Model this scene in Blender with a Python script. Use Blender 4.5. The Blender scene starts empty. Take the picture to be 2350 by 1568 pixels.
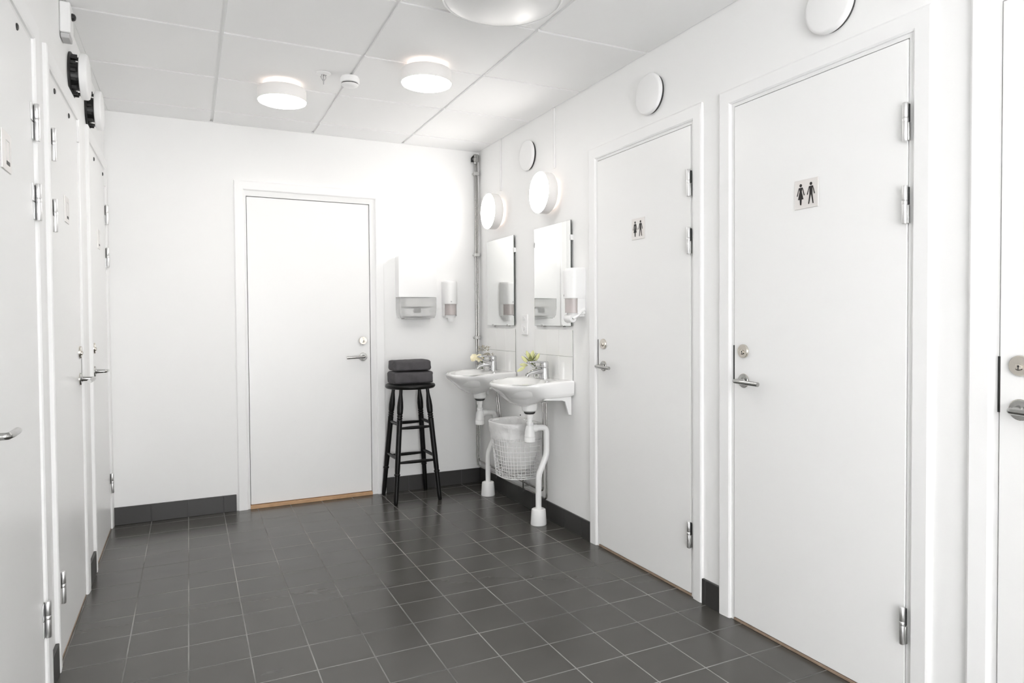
import bpy, bmesh, math, random
from mathutils import Vector, Matrix, noise
R = math.radians
rnd = random.Random(7)
sc = bpy.context.scene
COL = sc.collection

# ------------------------------------------------------------------ camera
cam_d = bpy.data.cameras.new('camera'); cam = bpy.data.objects.new('camera', cam_d); COL.objects.link(cam)
yaw, pit, rol = R(26.5413), R(-1.3237), R(-0.3548)
F = Vector((math.sin(yaw)*math.cos(pit), math.cos(yaw)*math.cos(pit), math.sin(pit)))
Rt = Vector((math.cos(yaw), -math.sin(yaw), 0)); Up = Rt.cross(F)
R2 = Rt*math.cos(rol) + Up*math.sin(rol); U2 = -Rt*math.sin(rol) + Up*math.cos(rol)
M = Matrix((R2, U2, -F)).transposed().to_4x4(); M.translation = (0, 0, 1.1949)
cam.matrix_world = M
cam_d.sensor_width = 36; cam_d.sensor_fit = 'HORIZONTAL'; cam_d.lens = 1561.4529/2350*36
cam_d.shift_x = -37.73/2350; cam_d.shift_y = -13.38/2350
cam_d.clip_start = .02
sc.camera = cam

# ------------------------------------------------------------------ world, exposure
LAMP_FACE, LAMP_SIDE, WALL_FACE, FILL_FACE, WORLD = 30.0, .12, 20.0, 12.0, 9.6
LEAK = .9
w = bpy.data.worlds.new('world'); sc.world = w; w.use_nodes = True
w.node_tree.nodes['Background'].inputs[0].default_value = (1, 1, 1, 1)
w.node_tree.nodes['Background'].inputs[1].default_value = WORLD
sc.view_settings.view_transform = 'Standard'; sc.view_settings.look = 'None'
sc.view_settings.gamma = 1; sc.view_settings.use_curve_mapping = False
sc.view_settings.exposure = 0.0
sc.cycles.max_bounces = 14; sc.cycles.diffuse_bounces = 9; sc.cycles.glossy_bounces = 5
sc.cycles.transparent_max_bounces = 16; sc.cycles.transmission_bounces = 8
sc.cycles.use_denoising = True
sc.cycles.caustics_reflective = False; sc.cycles.caustics_refractive = False

# ------------------------------------------------------------------ room numbers
XR, XL, YB, H, YF = 1.9219, -.4217, 4.6496, 2.4264, -1.7
T = .12

# ------------------------------------------------------------------ materials
def mat(name, col=(.8, .8, .8), rough=.5, metal=0, coat=0, spec=.5, trans=0, alpha=1, ior=1.45, emit=None, es=0, bump=None):
    m = bpy.data.materials.new(name); m.use_nodes = True
    b = m.node_tree.nodes['Principled BSDF']; i = b.inputs
    i['Base Color'].default_value = (*col, 1); i['Roughness'].default_value = rough; i['Metallic'].default_value = metal
    i['Coat Weight'].default_value = coat; i['Specular IOR Level'].default_value = spec
    i['Transmission Weight'].default_value = trans; i['Alpha'].default_value = alpha; i['IOR'].default_value = ior
    if emit: i['Emission Color'].default_value = (*emit, 1); i['Emission Strength'].default_value = es
    if bump:
        nt = m.node_tree; n = nt.nodes.new('ShaderNodeTexNoise'); n.inputs['Scale'].default_value = bump[0]; n.inputs['Detail'].default_value = 4
        tc = nt.nodes.new('ShaderNodeTexCoord'); nt.links.new(tc.outputs['Object'], n.inputs['Vector'])
        bp = nt.nodes.new('ShaderNodeBump'); bp.inputs['Strength'].default_value = bump[1]; bp.inputs['Distance'].default_value = bump[2]
        nt.links.new(n.outputs['Fac'], bp.inputs['Height']); nt.links.new(bp.outputs['Normal'], i['Normal'])
    return m

def mottle(m, scale, c1, c2, detail=6):
    nt = m.node_tree; b = nt.nodes['Principled BSDF']
    tc = nt.nodes.new('ShaderNodeTexCoord'); n = nt.nodes.new('ShaderNodeTexNoise'); n.inputs['Scale'].default_value = scale; n.inputs['Detail'].default_value = detail
    cr = nt.nodes.new('ShaderNodeMix'); cr.data_type = 'RGBA'
    cr.inputs[6].default_value = (*c1, 1); cr.inputs[7].default_value = (*c2, 1)
    nt.links.new(tc.outputs['Object'], n.inputs['Vector']); nt.links.new(n.outputs['Fac'], cr.inputs[0]); nt.links.new(cr.outputs[2], b.inputs['Base Color'])
    return m

def tile_mat(name, u, v, pu, pv, ou, ov, gw, tile_a, tile_b, grout, rough, var=.12, gv=True):
    """square tiles laid on a grid in world metres; u, v pick the axes; gw is the joint width"""
    m = bpy.data.materials.new(name); m.use_nodes = True; nt = m.node_tree; N = nt.nodes; L = nt.links
    b = N['Principled BSDF']; tc = N.new('ShaderNodeTexCoord'); sp = N.new('ShaderNodeSeparateXYZ'); L.new(tc.outputs['Object'], sp.inputs[0])
    def ma(op, a, bb=None, cc=None):
        n = N.new('ShaderNodeMath'); n.operation = op
        for k, s in enumerate((a, bb, cc)):
            if s is None: continue
            if isinstance(s, (int, float)): n.inputs[k].default_value = s
            else: L.new(s, n.inputs[k])
        return n.outputs[0]
    cu = ma('DIVIDE', ma('SUBTRACT', sp.outputs[u], ou), pu); cv = ma('DIVIDE', ma('SUBTRACT', sp.outputs[v], ov), pv)
    iu, iv = ma('FLOOR', cu), ma('FLOOR', cv)
    def edge(c, p):
        f = ma('FRACT', c); d = ma('MINIMUM', f, ma('SUBTRACT', 1.0, f)); return ma('MULTIPLY', d, p)
    du = edge(cu, pu)
    d = ma('MINIMUM', du, edge(cv, pv)) if gv else du
    mr = N.new('ShaderNodeMapRange'); mr.inputs[1].default_value = gw*.35; mr.inputs[2].default_value = gw*.65; L.new(d, mr.inputs[0])
    cmb = N.new('ShaderNodeCombineXYZ'); L.new(iu, cmb.inputs[0]); L.new(iv, cmb.inputs[1])
    wn = N.new('ShaderNodeTexWhiteNoise'); wn.noise_dimensions = '3D'; L.new(cmb.outputs[0], wn.inputs[0])
    # each tile reads a different piece of the mottled pattern
    add = N.new('ShaderNodeVectorMath'); add.operation = 'MULTIPLY_ADD'; L.new(wn.outputs['Color'], add.inputs[0]); add.inputs[1].default_value = (9, 9, 9); L.new(tc.outputs['Object'], add.inputs[2])
    n1 = N.new('ShaderNodeTexNoise'); n1.inputs['Scale'].default_value = 5; n1.inputs['Detail'].default_value = 7; n1.inputs['Roughness'].default_value = .55; n1.inputs['Distortion'].default_value = .25
    mp = N.new('ShaderNodeMapping'); mp.inputs['Scale'].default_value = (.8, 2.0, 2.0); L.new(add.outputs[0], mp.inputs[0]); L.new(mp.outputs[0], n1.inputs['Vector'])
    n2 = N.new('ShaderNodeTexNoise'); n2.inputs['Scale'].default_value = 60; n2.inputs['Detail'].default_value = 3; L.new(add.outputs[0], n2.inputs['Vector'])
    f = ma('ADD', ma('MULTIPLY', n1.outputs['Fac'], .8), ma('MULTIPLY', n2.outputs['Fac'], .2))
    f = ma('ADD', f, ma('MULTIPLY', ma('SUBTRACT', wn.outputs['Value'], .5), var*4))
    mr2 = N.new('ShaderNodeMapRange'); mr2.inputs[1].default_value = WORLD; mr2.inputs[2].default_value = .7; L.new(f, mr2.inputs[0])
    mx = N.new('ShaderNodeMix'); mx.data_type = 'RGBA'; mx.inputs[6].default_value = (*tile_a, 1); mx.inputs[7].default_value = (*tile_b, 1); L.new(mr2.outputs[0], mx.inputs[0])
    # grout is dirtier in places
    n3 = N.new('ShaderNodeTexNoise'); n3.inputs['Scale'].default_value = 2.3; n3.inputs['Detail'].default_value = 2; L.new(tc.outputs['Object'], n3.inputs['Vector'])
    mr3 = N.new('ShaderNodeMapRange'); mr3.inputs[1].default_value = .4; mr3.inputs[2].default_value = .62; L.new(n3.outputs['Fac'], mr3.inputs[0])
    gx = N.new('ShaderNodeMix'); gx.data_type = 'RGBA'; gx.inputs[6].default_value = tuple(c*.38 for c in grout)+(1,); gx.inputs[7].default_value = (*grout, 1); L.new(mr3.outputs[0], gx.inputs[0])
    fin = N.new('ShaderNodeMix'); fin.data_type = 'RGBA'; L.new(mr.outputs[0], fin.inputs[0]); L.new(gx.outputs[2], fin.inputs[6]); L.new(mx.outputs[2], fin.inputs[7])
    L.new(fin.outputs[2], b.inputs['Base Color'])
    rr = ma('ADD', ma('MULTIPLY', n1.outputs['Fac'], .14), rough-.07)
    rg = ma('ADD', ma('MULTIPLY', mr.outputs[0], -.35), ma('ADD', rr, .35)); L.new(rg, b.inputs['Roughness'])
    bp = N.new('ShaderNodeBump'); bp.inputs['Strength'].default_value = .5; bp.inputs['Distance'].default_value = .0012
    hh = ma('ADD', mr.outputs[0], ma('MULTIPLY', n1.outputs['Fac'], .12)); L.new(hh, bp.inputs['Height']); L.new(bp.outputs['Normal'], b.inputs['Normal'])
    return m

m_wall = mat('wall_paint', (.888, .888, .885), .55, bump=(160, .12, .0006))
m_door = mat('door_paint', (.895, .895, .892), .3, spec=.4)
m_arch = mat('trim_paint', (.90, .90, .90), .35)
m_jamb = mat('jamb_paint', (.84, .84, .84), .4)
m_ctile = mat('ceiling_tile', (.89, .89, .89), .9, bump=(500, .15, .0004))
m_cbar = mat('ceiling_bar', (.88, .88, .88), .4)
m_void = mat('plenum', (.05, .05, .05), .9)
m_floor = tile_mat('floor_tiles', 0, 1, .198, .1985, -.216, 2.586, .0042, (.025, .024, .0215), (.064, .061, .055), (.29, .285, .27), .24, .10)
m_bbB = tile_mat('skirting_tiles_back', 0, 2, .198, 5, -.216, -1, .004, (.017, .017, .017), (.036, .035, .034), (.09, .09, .09), .42, gv=False)
m_bbS = tile_mat('skirting_tiles_side', 1, 2, .1985, 5, 2.586, -1, .004, (.017, .017, .017), (.036, .035, .034), (.09, .09, .09), .42, gv=False)
m_splash = mat('white_glazed_tile', (.86, .86, .85), .12, coat=.3)
m_grout = mat('splash_grout', (.42, .42, .41), .8)
m_oak = mottle(mat('oak_sill', (.5, .3, .16), .5), 30, (.42, .25, .13), (.62, .40, .23))
m_oakd = mottle(mat('oak_sill_aged', (.4, .3, .2), .5), 30, (.24, .17, .12), (.44, .33, .25))
m_steel = mat('brushed_steel', (.62, .62, .61), .28, 1)
m_hinge = mat('hinge_steel', (.84, .84, .84), .36, 1)
m_gap = mat('valve_gap_shadow', (.07, .07, .07), .6)
m_dark = mat('dark_gap', (.02, .02, .02), .6)
m_nickel = mat('polished_nickel', (.72, .68, .62), .12, 1)
m_chrome = mat('chrome', (.60, .60, .61), .09, 1)
m_pipe = mat('pipe_metal', (.42, .41, .40), .2, 1)
m_handle = mat('handle_steel', (.45, .45, .44), .18, 1)
m_plast = mat('white_plastic', (.88, .88, .88), .3)
m_plast2 = mat('satin_white_plastic', (.84, .84, .84), .45)
m_porc = mat('porcelain', (.90, .90, .895), .07, coat=.5)
m_black = mat('black_stool_lacquer', (.004, .004, .004), .34, spec=.3)
m_blackp = mat('black_plastic', (.015, .015, .015), .4)
m_towel = mottle(mat('charcoal_towel', (.045, .043, .047), .95, bump=(300, .8, .002)), 25, (.060, .057, .062), (.100, .095, .101))
m_mirror = mat('mirror_silver', (.93, .94, .93), .0, 1)
m_medge = mat('mirror_edge', (.06, .07, .065), .2)
m_smoke = mat('smoked_plastic', (.60, .60, .60), .15, alpha=.38)
m_smokep = mat('smoked_pink_plastic', (.64, .59, .58), .15, alpha=.75)
m_paper = mat('paper_towel', (.82, .82, .81), .9)
m_soap = mat('pink_soap_bag', (.70, .55, .53), .4)
m_sign = mat('sign_steel', (.80, .775, .76), .38, .55, bump=(900, .1, .0002))
m_ink = mat('sign_black', (.015, .012, .012), .5)
m_liner = mat('bin_liner', (.92, .92, .92), .35, alpha=.62, bump=(24, .9, .012))
m_wire = mat('white_wire', (.88, .88, .88), .35)
m_glass = mat('clear_glass', (.97, .98, .97), .02, trans=1, ior=1.45, alpha=.45)
m_stem = mat('stem_green', (.10, .13, .05), .6)
m_leaf = mottle(mat('leaf_green', (.2, .25, .08), .6), 40, (.13, .15, .04), (.42, .45, .16))
m_petal = mottle(mat('cream_petal', (.9, .84, .6), .6), 60, (.92, .88, .74), (.88, .78, .46))
m_bud = mottle(mat('bud_yellow_green', (.7, .7, .35), .55), 70, (.55, .58, .22), (.90, .88, .55))
m_dry = mottle(mat('dried_bloom', (.4, .36, .28), .8), 80, (.25, .22, .15), (.62, .58, .47))
m_opal = mat('opal_side', (.74, .73, .72), .35, emit=(1, .93, .88), es=LAMP_SIDE)
m_leak = mat('opal_base_glow', (.8, .78, .76), .4, emit=(1, .80, .70), es=LEAK)
m_lface = mat('opal_face_lit', (.9, .9, .9), .3, emit=(1, .97, .93), es=LAMP_FACE)
m_wface = mat('opal_wall_face_lit', (.9, .9, .9), .3, emit=(1, .97, .93), es=WALL_FACE)
m_bface = mat('opal_added_face_lit', (.9, .9, .9), .3, emit=(1, .98, .96), es=FILL_FACE)  # face of the lamps added out of view for fill light
m_unlit = mat('unlit_dome', (.80, .80, .80), .42, .35)
m_rim = mat('dome_rim', (.92, .92, .92), .2)

# ------------------------------------------------------------------ mesh helpers
def box(bm, x0, x1, y0, y1, z0, z1):
    v = [bm.verts.new(p) for p in ((x0,y0,z0),(x1,y0,z0),(x1,y1,z0),(x0,y1,z0),(x0,y0,z1),(x1,y0,z1),(x1,y1,z1),(x0,y1,z1))]
    for f in ((0,3,2,1),(4,5,6,7),(0,1,5,4),(1,2,6,5),(2,3,7,6),(3,0,4,7)): bm.faces.new([v[i] for i in f])

def frame_of(d):
    d = Vector(d).normalized(); a = Vector((0, 0, 1)) if abs(d.z) < .9 else Vector((1, 0, 0))
    u = d.cross(a).normalized(); return d, u, d.cross(u).normalized()

def lathe(bm, prof, c=(0, 0, 0), axis=(0, 0, 1), seg=32, sx=1, sy=1):
    """profile of (radius, height) turned around axis from c; ends are closed"""
    d, u, v = frame_of(axis); c = Vector(c); rings = []
    for r, h in prof:
        if r < 1e-6: rings.append([bm.verts.new(c+d*h)]); continue
        rings.append([bm.verts.new(c+d*h+u*(r*sx*math.cos(2*math.pi*k/seg))+v*(r*sy*math.sin(2*math.pi*k/seg))) for k in range(seg)])
    for a, b in zip(rings, rings[1:]):
        for k in range(seg):
            j = (k+1) % seg
            if len(a) == 1 and len(b) == 1: continue
            if len(a) == 1: bm.faces.new((a[0], b[j], b[k]))
            elif len(b) == 1: bm.faces.new((a[k], a[j], b[0]))
            else: bm.faces.new((a[k], a[j], b[j], b[k]))
    if len(rings[0]) > 1: bm.faces.new(rings[0][::-1])
    if len(rings[-1]) > 1: bm.faces.new(rings[-1])

def tube(bm, pts, r, seg=10, closed=False, rr=None):
    pts = [Vector(p) for p in pts]; n = len(pts); rings = []; prev = None
    for i, p in enumerate(pts):
        if closed: d = (pts[(i+1) % n]-pts[i-1])
        else: d = pts[min(i+1, n-1)]-pts[max(i-1, 0)]
        d.normalize()
        if prev is None: _, u, v = frame_of(d)
        else:
            u = (prev - d*prev.dot(d)).normalized(); v = d.cross(u)
        prev = u; q = rr[i] if rr else r
        rings.append([bm.verts.new(p+u*(q*math.cos(2*math.pi*k/seg))+v*(q*math.sin(2*math.pi*k/seg))) for k in range(seg)])
    m = n if closed else n-1
    for i in range(m):
        a, b = rings[i], rings[(i+1) % n]
        for k in range(seg): j = (k+1) % seg; bm.faces.new((a[k], a[j], b[j], b[k]))
    if not closed: bm.faces.new(rings[0][::-1]); bm.faces.new(rings[-1])

def bend(pts, rad, k=5):
    """polyline with rounded corners"""
    pts = [Vector(p) for p in pts]; out = [pts[0]]
    for a, b, c in zip(pts, pts[1:], pts[2:]):
        d1 = (a-b); d2 = (c-b); q = min(rad, d1.length*.49, d2.length*.49)
        p1 = b+d1.normalized()*q; p2 = b+d2.normalized()*q
        for i in range(k+1):
            t = i/k; out.append(p1*(1-t)**2 + b*(2*t*(1-t)) + p2*t**2)
    out.append(pts[-1]); return out

def prism(bm, pts, y0, y1):
    a = [bm.verts.new((x, y0, z)) for x, z in pts]; b = [bm.verts.new((x, y1, z)) for x, z in pts]; n = len(pts)
    bm.faces.new(a); bm.faces.new(b[::-1])
    for i in range(n): j = (i+1) % n; bm.faces.new((a[j], a[i], b[i], b[j]))

def part(name, fn, m, parent=None, smooth=True, bevel=0, seg=2, subsurf=0, label=None, loc=None, ang=38):
    bm = bmesh.new(); fn(bm); bmesh.ops.recalc_face_normals(bm, faces=bm.faces)
    me = bpy.data.meshes.new(name); bm.to_mesh(me); bm.free()
    me.materials.append(m)
    o = bpy.data.objects.new(name, me); COL.objects.link(o)
    if parent: o.parent = parent
    if loc: o.location = loc
    if smooth:
        me.shade_smooth()
        if not subsurf: me.set_sharp_from_angle(angle=R(ang))
    if bevel:
        b = o.modifiers.new('bevel', 'BEVEL'); b.width = bevel; b.segments = seg; b.limit_method = 'ANGLE'; b.angle_limit = R(40); b.harden_normals = False
        me.shade_smooth(); me.set_sharp_from_angle(angle=R(60))
    if subsurf:
        s = o.modifiers.new('subsurf', 'SUBSURF'); s.levels = subsurf; s.render_levels = subsurf
    if label: o['label'] = label
    return o

def root(name, loc, rz=0, label=None, cat=None, group=None, kind=None):
    o = bpy.data.objects.new(name, None); COL.objects.link(o); o.location = loc; o.rotation_euler = (0, 0, rz); o.empty_display_size = .1
    if label: o['label'] = label
    if cat: o['category'] = cat
    if group: o['group'] = group
    if kind: o['kind'] = kind
    return o

def tag(o, label, cat, group=None):
    o['label'] = label; o['category'] = cat
    if group: o['group'] = group
    return o

def struct(name, fn, m, **k):
    o = part(name, fn, m, **k); o['kind'] = 'structure'; return o

# wall frames: local x runs to the viewer's right along the wall, local -y comes out of the wall, z is up
RZ = {'R': -math.pi/2, 'L': math.pi/2, 'B': 0.0}
def wloc(wall, a, z=0):
    return {'R': (XR, a, z), 'L': (XL, a, z), 'B': (a, YB, z)}[wall]

# ------------------------------------------------------------------ room shell
# openings in the walls: (from, to, top) in world metres along the wall
FR = .022      # opening beyond the leaf
doorsR = [(2.288, 3.022, 2.017), (1.312, 2.030, 2.019), (.334, 1.052, 2.019)]
doorsL = [(1.840, 2.556, 2.055), (2.842, 3.500, 2.055), (3.885, 4.565, 2.055)]
doorB = (.338, 1.113, 1.986)

def wall_boxes(bm, ops, lo, hi, put):
    a = lo
    for o0, o1, top in sorted(ops):
        put(bm, a, o0, -.0, H+.1); put(bm, o0, o1, top, H+.1); a = o1
    put(bm, a, hi, 0, H+.1)
opR = [(a-FR, b+FR, t+FR) for a, b, t in doorsR]; opL = [(a-FR, b+FR, t+FR) for a, b, t in doorsL]
opB = [(doorB[0]-FR, doorB[1]+.042, doorB[2]+.04)]
struct('wall_right', lambda bm: wall_boxes(bm, opR, YF, YB+T, lambda b, s, e, z0, z1: box(b, XR, XR+T, s, e, z0, z1)), m_wall, smooth=False)
struct('wall_left', lambda bm: wall_boxes(bm, opL, YF, YB+T, lambda b, s, e, z0, z1: box(b, XL-T, XL, s, e, z0, z1)), m_wall, smooth=False)
struct('wall_back', lambda bm: wall_boxes(bm, opB, XL, XR, lambda b, s, e, z0, z1: box(b, s, e, YB, YB+T, z0, z1)), m_wall, smooth=False)
# unseen near wall behind the camera; its wide opening is added to let light in
struct('wall_front', lambda bm: (box(bm, XL-T, -.38, YF-T, YF, 0, H+.1), box(bm, 1.10, XR+T, YF-T, YF, 0, H+.1), box(bm, -.38, 1.10, YF-T, YF, 2.25, H+.1)), m_wall, smooth=False)
struct('floor', lambda bm: box(bm, XL-T, XR+T, YF-T, YB+T, -.1, 0), m_floor, smooth=False)

# suspended ceiling: tiles with narrow recessed bars between them
S = .6; C0, R0 = .1462, 4.3924; GAP = .0085
def ceiling_tiles(bm):
    xs = [XL+.022] + [C0+S*k for k in range(3)] + [XR-.003]
    ys = [YF] + [R0-S*k for k in range(11, -1, -1)] + [YB-.003]
    for i in range(len(xs)-1):
        for j in range(len(ys)-1):
            x0 = xs[i] + (GAP if i else 0); x1 = xs[i+1] - (GAP if i < len(xs)-2 else 0)
            y0 = ys[j] + (GAP if j else 0); y1 = ys[j+1] - (GAP if j < len(ys)-2 else 0)
            if x1-x0 > .01 and y1-y0 > .01: box(bm, x0, x1, y0, y1, H, H+.02)
ceil = struct('ceiling', ceiling_tiles, m_ctile, smooth=False)
def bars(bm):
    for k in range(3): box(bm, C0+S*k-.012, C0+S*k+.012, YF, YB, H+.010, H+.015)
    for k in range(12): box(bm, XL, XR, R0-S*k-.012, R0-S*k+.012, H+.0101, H+.0151)
part('grid_bar', bars, m_cbar, ceil, smooth=False)
part('slab', lambda bm: box(bm, XL-T, XR+T, YF-T, YB+T, H+.1, H+.2), m_wall, ceil, smooth=False)
struct('trim_1', lambda bm: box(bm, XL+.0005, XL+.021, YF, YB-.0005, H-.0015, H+.003), m_cbar, smooth=False)
struct('trim_2', lambda bm: box(bm, XL+.0215, XR-.0005, YB-.018, YB-.0005, H-.0015, H-.0003), m_cbar, smooth=False)

# tiled skirting
BH, BT = .1056, .012
def ring_stubs(bm, segs, put):
    for s, e in segs: put(bm, s, e)
AW, AG = .058, .018     # casing width, casing to leaf
arR = [(a-AG-AW, b+AG+AW) for a, b, t in doorsR]; arL = [(a-AG-AW, b+AG+AW) for a, b, t in doorsL]
def gaps(ar, lo, hi):
    out = []; a = lo
    for s, e in sorted(ar):
        if s-a > .012: out.append((a+.001, s-.001))
        a = e
    if hi-a > .012: out.append((a+.001, hi))
    return out
struct('baseboard_right', lambda bm: [box(bm, XR-BT, XR-.0003, s, e, 0.0003, BH) for s, e in gaps(arR, YF, YB-BT-.001)], m_bbS, bevel=.002)
struct('baseboard_left', lambda bm: [box(bm, XL+.0003, XL+BT, s, e, 0.0003, BH) for s, e in gaps(arL, YF, YB-BT-.001)], m_bbS, bevel=.002)
BA0, BA1, BTOP = .322, 1.152, 2.025      # inner casing edges of the back door
struct('baseboard_back', lambda bm: [box(bm, s, e, YB-BT, YB-.0003, 0.0003, BH) for s, e in ((XL+.001, BA0-.067-.001), (BA1+.057+.001, XR-.001))], m_bbB, bevel=.002)

# ------------------------------------------------------------------ doors
def casing(bm, i0, i1, it, w, wt):
    """mitred casing with a stepped face; i0,i1,it are the inner edges"""
    prof = [(0, 0), (0, .008), (.006, .012), (w-.006, .015), (w, .012), (w, 0)]     # across width, outwards
    for k, (s0, s1) in enumerate(zip(prof, prof[1:]+prof[:1])):
        A, B = s0, s1
        def p(s, corner):
            q, o = s
            f = q/w*wt
            return {0: (i0-q, -o, 0.0005), 1: (i0-q, -o, it+f), 2: (i1+q, -o, it+f), 3: (i1+q, -o, 0.0005)}[corner]
        for c in range(3):
            vs = [bm.verts.new(p(A, c)), bm.verts.new(p(A, c+1)), bm.verts.new(p(B, c+1)), bm.verts.new(p(B, c))]
            bm.faces.new(vs)
    for c in (0, 3):
        vs = []
        for q, o in prof: x = i0-q if c == 0 else i1+q; vs.append(bm.verts.new((x, -o, .0005)))
        bm.faces.new(vs)
    bmesh.ops.remove_doubles(bm, verts=bm.verts, dist=1e-6)

def add_hinge(d, x, z, side, plate):
    """side=+1: the leaf lies to the left of the hinge. barrel in two halves with a ring between"""
    h = part('hinge', lambda bm: (lathe(bm, [(.0072, -.0565), (.0082, -.055), (.0082, -.002), (.0078, 0.0)], (x, -.0155, z), seg=20),
                                  lathe(bm, [(.0078, .0), (.0085, .002), (.0085, .011), (.0075, .0125), (.0082, .0135), (.0082, .055), (.0072, .0565)], (x, -.0155, z), seg=20)), m_hinge, d)
    part('hinge_leaf', lambda bm: (box(bm, x-.001, x+side*.010, -.013, -.0045, z-.055, z-.002) if side > 0 else box(bm, x+side*.010, x+.001, -.013, -.0045, z-.055, z-.002)), m_steel, h, bevel=.0006)
    part('hinge_shadow_block', lambda bm: (box(bm, x-.001, x+side*.008, -.011, -.0045, z, z+.052) if side > 0 else box(bm, x+side*.008, x+.001, -.011, -.0045, z, z+.052)), m_blackp, h)  # dark block standing in for the shadow between barrel and casing
    if plate:
        part('flag_plate', lambda bm: (box(bm, x-.034, x-.006, -.0075, -.0045, z+.002, z+.054), box(bm, x-.020, x-.006, -.0075, -.0045, z-.054, z-.002)), m_hinge, h, bevel=.0008)

def add_handle(d, x, z, dirx, lock_z, twin=False):
    """dirx: which way the lever points in door coordinates"""
    h = part('handle', lambda bm: (lathe(bm, [(.0262, .0045), (.0262, .008), (.0245, .0105), (.012, .0115), (.0095, .016), (.0085, .045)], (x, 0, z), (0, -1, 0), 32),
                                   tube(bm, bend([(x, -.040, z), (x, -.053, z), (x+dirx*.04, -.055, z-.001), (x+dirx*.118, -.050, z-.004)], .014), .0085, 14, rr=None)), m_handle, d)
    part('handle_rosette_ring', lambda bm: lathe(bm, [(.0275, .0042), (.0275, .0062), (.026, .0068), (.0, .0068)], (x, 0, z), (0, -1, 0), 32), m_nickel, h)
    part('lock_rosette', lambda bm: (lathe(bm, [(.0268, .0042), (.0268, .010), (.025, .0125), (.0, .013)], (x, 0, lock_z), (0, -1, 0), 32),
                                     lathe(bm, [(.0085, .0125), (.0085, .016), (.0075, .0165), (0, .0165)], (x, 0, lock_z-.004), (0, -1, 0), 20)), m_nickel, d)
    part('keyhole', lambda bm: (lathe(bm, [(.0026, .0165), (.0026, .0168), (0, .0168)], (x, 0, lock_z-.001), (0, -1, 0), 12), box(bm, x-.0011, x+.0011, -.0168, -.0164, lock_z-.009, lock_z-.002)), m_dark, d)

def make_door(n, wall, a0, a1, top, hinge, inner=None, bot=.014, swing_in=False, hz=.955, lz=1.069, flag=False, hinges=True, label=''):
    """a0<a1 along the wall; hinge is '+' or '-' : which world end carries the hinges"""
    c = (a0+a1)/2; wd = (a1-a0)/2
    d = root('door_%d' % n, wloc(wall, c), RZ[wall], kind='structure')
    if label: d['label'] = label
    s = {'R': -1, 'L': 1, 'B': 1}[wall]          # local x sign of growing a
    hs = (1 if hinge == '+' else -1)*s           # local side of the hinges
    f = .0045 if not swing_in else -.006
    part('leaf', lambda bm: box(bm, -wd+.0015, wd-.0015, -f, .036, bot, top), m_door, d, bevel=.0015)
    if inner: i0, i1, it, wl, wr = inner
    else: i0, i1, it = -wd-AG, wd+AG, top+AG-.002
    def jamb(bm):
        o0, o1, ot = (-wd-FR, wd+FR, top+FR) if not inner else (opB[0][0]-c, opB[0][1]-c, opB[0][2])
        g = .0035; fy = -.0015 if not inner else -.001
        box(bm, o0+.0005, -wd-g+.0015, fy, .095, .0005, ot-.0005); box(bm, wd+g-.0015, o1-.0005, fy, .095, .0005, ot-.0005); box(bm, -wd-g+.0015, wd+g-.0015, fy, .095, top+g, ot-.0005)
    part('jamb', jamb, m_jamb, d, smooth=False)
    def stop(bm):
        box(bm, -wd-.002, -wd+.012, .038, .06, .016, top+.003); box(bm, wd-.012, wd+.002, .038, .06, .016, top+.003); box(bm, -wd+.012, wd-.012, .038, .06, top-.01, top+.003)
        box(bm, -wd-.002, wd+.002, .06, .09, .016, top+.003)
    part('door_stop', stop, m_void, d, smooth=False)
    if inner: part('architrave', lambda bm: casing(bm, i0, i1, it, .057, .057) , m_arch, d, ang=20)
    else: part('architrave', lambda bm: casing(bm, i0, i1, it, AW, AW), m_arch, d, ang=20)
    part('threshold', lambda bm: box(bm, -wd-.002, wd+.002, -.004 if not inner else -.012, .036, .0005, bot-.004), m_oak if inner else m_oakd, d, bevel=.0015, label='pale oak threshold strip')
    if hinges:
        for z in (top-.245, top-.489, .269): add_hinge(d, hs*(wd-.001), z, hs, flag)
    hx = -hs*(wd-.052)
    add_handle(d, hx, hz, hs, lz)
    if hinges and not flag: part('strike_plate', lambda bm: box(bm, -hs*wd-.0032, -hs*wd+.0032, -.0052, .0, hz-.012, lz+.022), m_dark, d, label='dark strike plate edge')
    return d, c, wd, s

DL = {}
DL[1] = make_door(1, 'R', *doorsR[0], '-', label='white door right of the two sinks with small restroom sign')
DL[2] = make_door(2, 'R', *doorsR[1], '-', label='large white door with the nearer restroom sign')
DL[3] = make_door(3, 'R', *doorsR[2], '-', label='white door cut by the right edge of the photo')
DL[4] = make_door(4, 'B', doorB[0], doorB[1], doorB[2], '-', inner=(BA0-(doorB[0]+doorB[1])/2, BA1-(doorB[0]+doorB[1])/2, BTOP, 0, 0), bot=.026, swing_in=True, hinges=False, hz=.952, lz=1.062, label='white door in the back wall beside the stool')
DL[5] = make_door(5, 'L', *doorsL[0], '+', flag=True, hz=.94, lz=1.06, label='nearest white door on the left with wide hinges')
DL[6] = make_door(6, 'L', *doorsL[1], '-', label='middle white door on the left wall')
DL[7] = make_door(7, 'L', *doorsL[2], '+', label='farthest white door on the left wall, next to the back corner')
# small dark stops at the head of the left doors
for k, ys in ((5, (2.36,)), (6, (2.955, 3.28)), (7, (4.09, 4.48))):
    d, c, wd, s = DL[k]
    for y in ys:
        part('rubber_stop', lambda bm: lathe(bm, [(.010, .0042), (.010, .007), (.006, .009), (0, .0092)], ((y-c)*s, 0, 2.025), (0, -1, 0), 18), m_blackp, d)
for k in (6, 7):
    d, c, wd, s = DL[k]
    part('door_latch', lambda bm: box(bm, wd-.006, wd+.012, -.012, -.004, 1.972, 2.040), m_plast2, d, bevel=.002)

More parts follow.
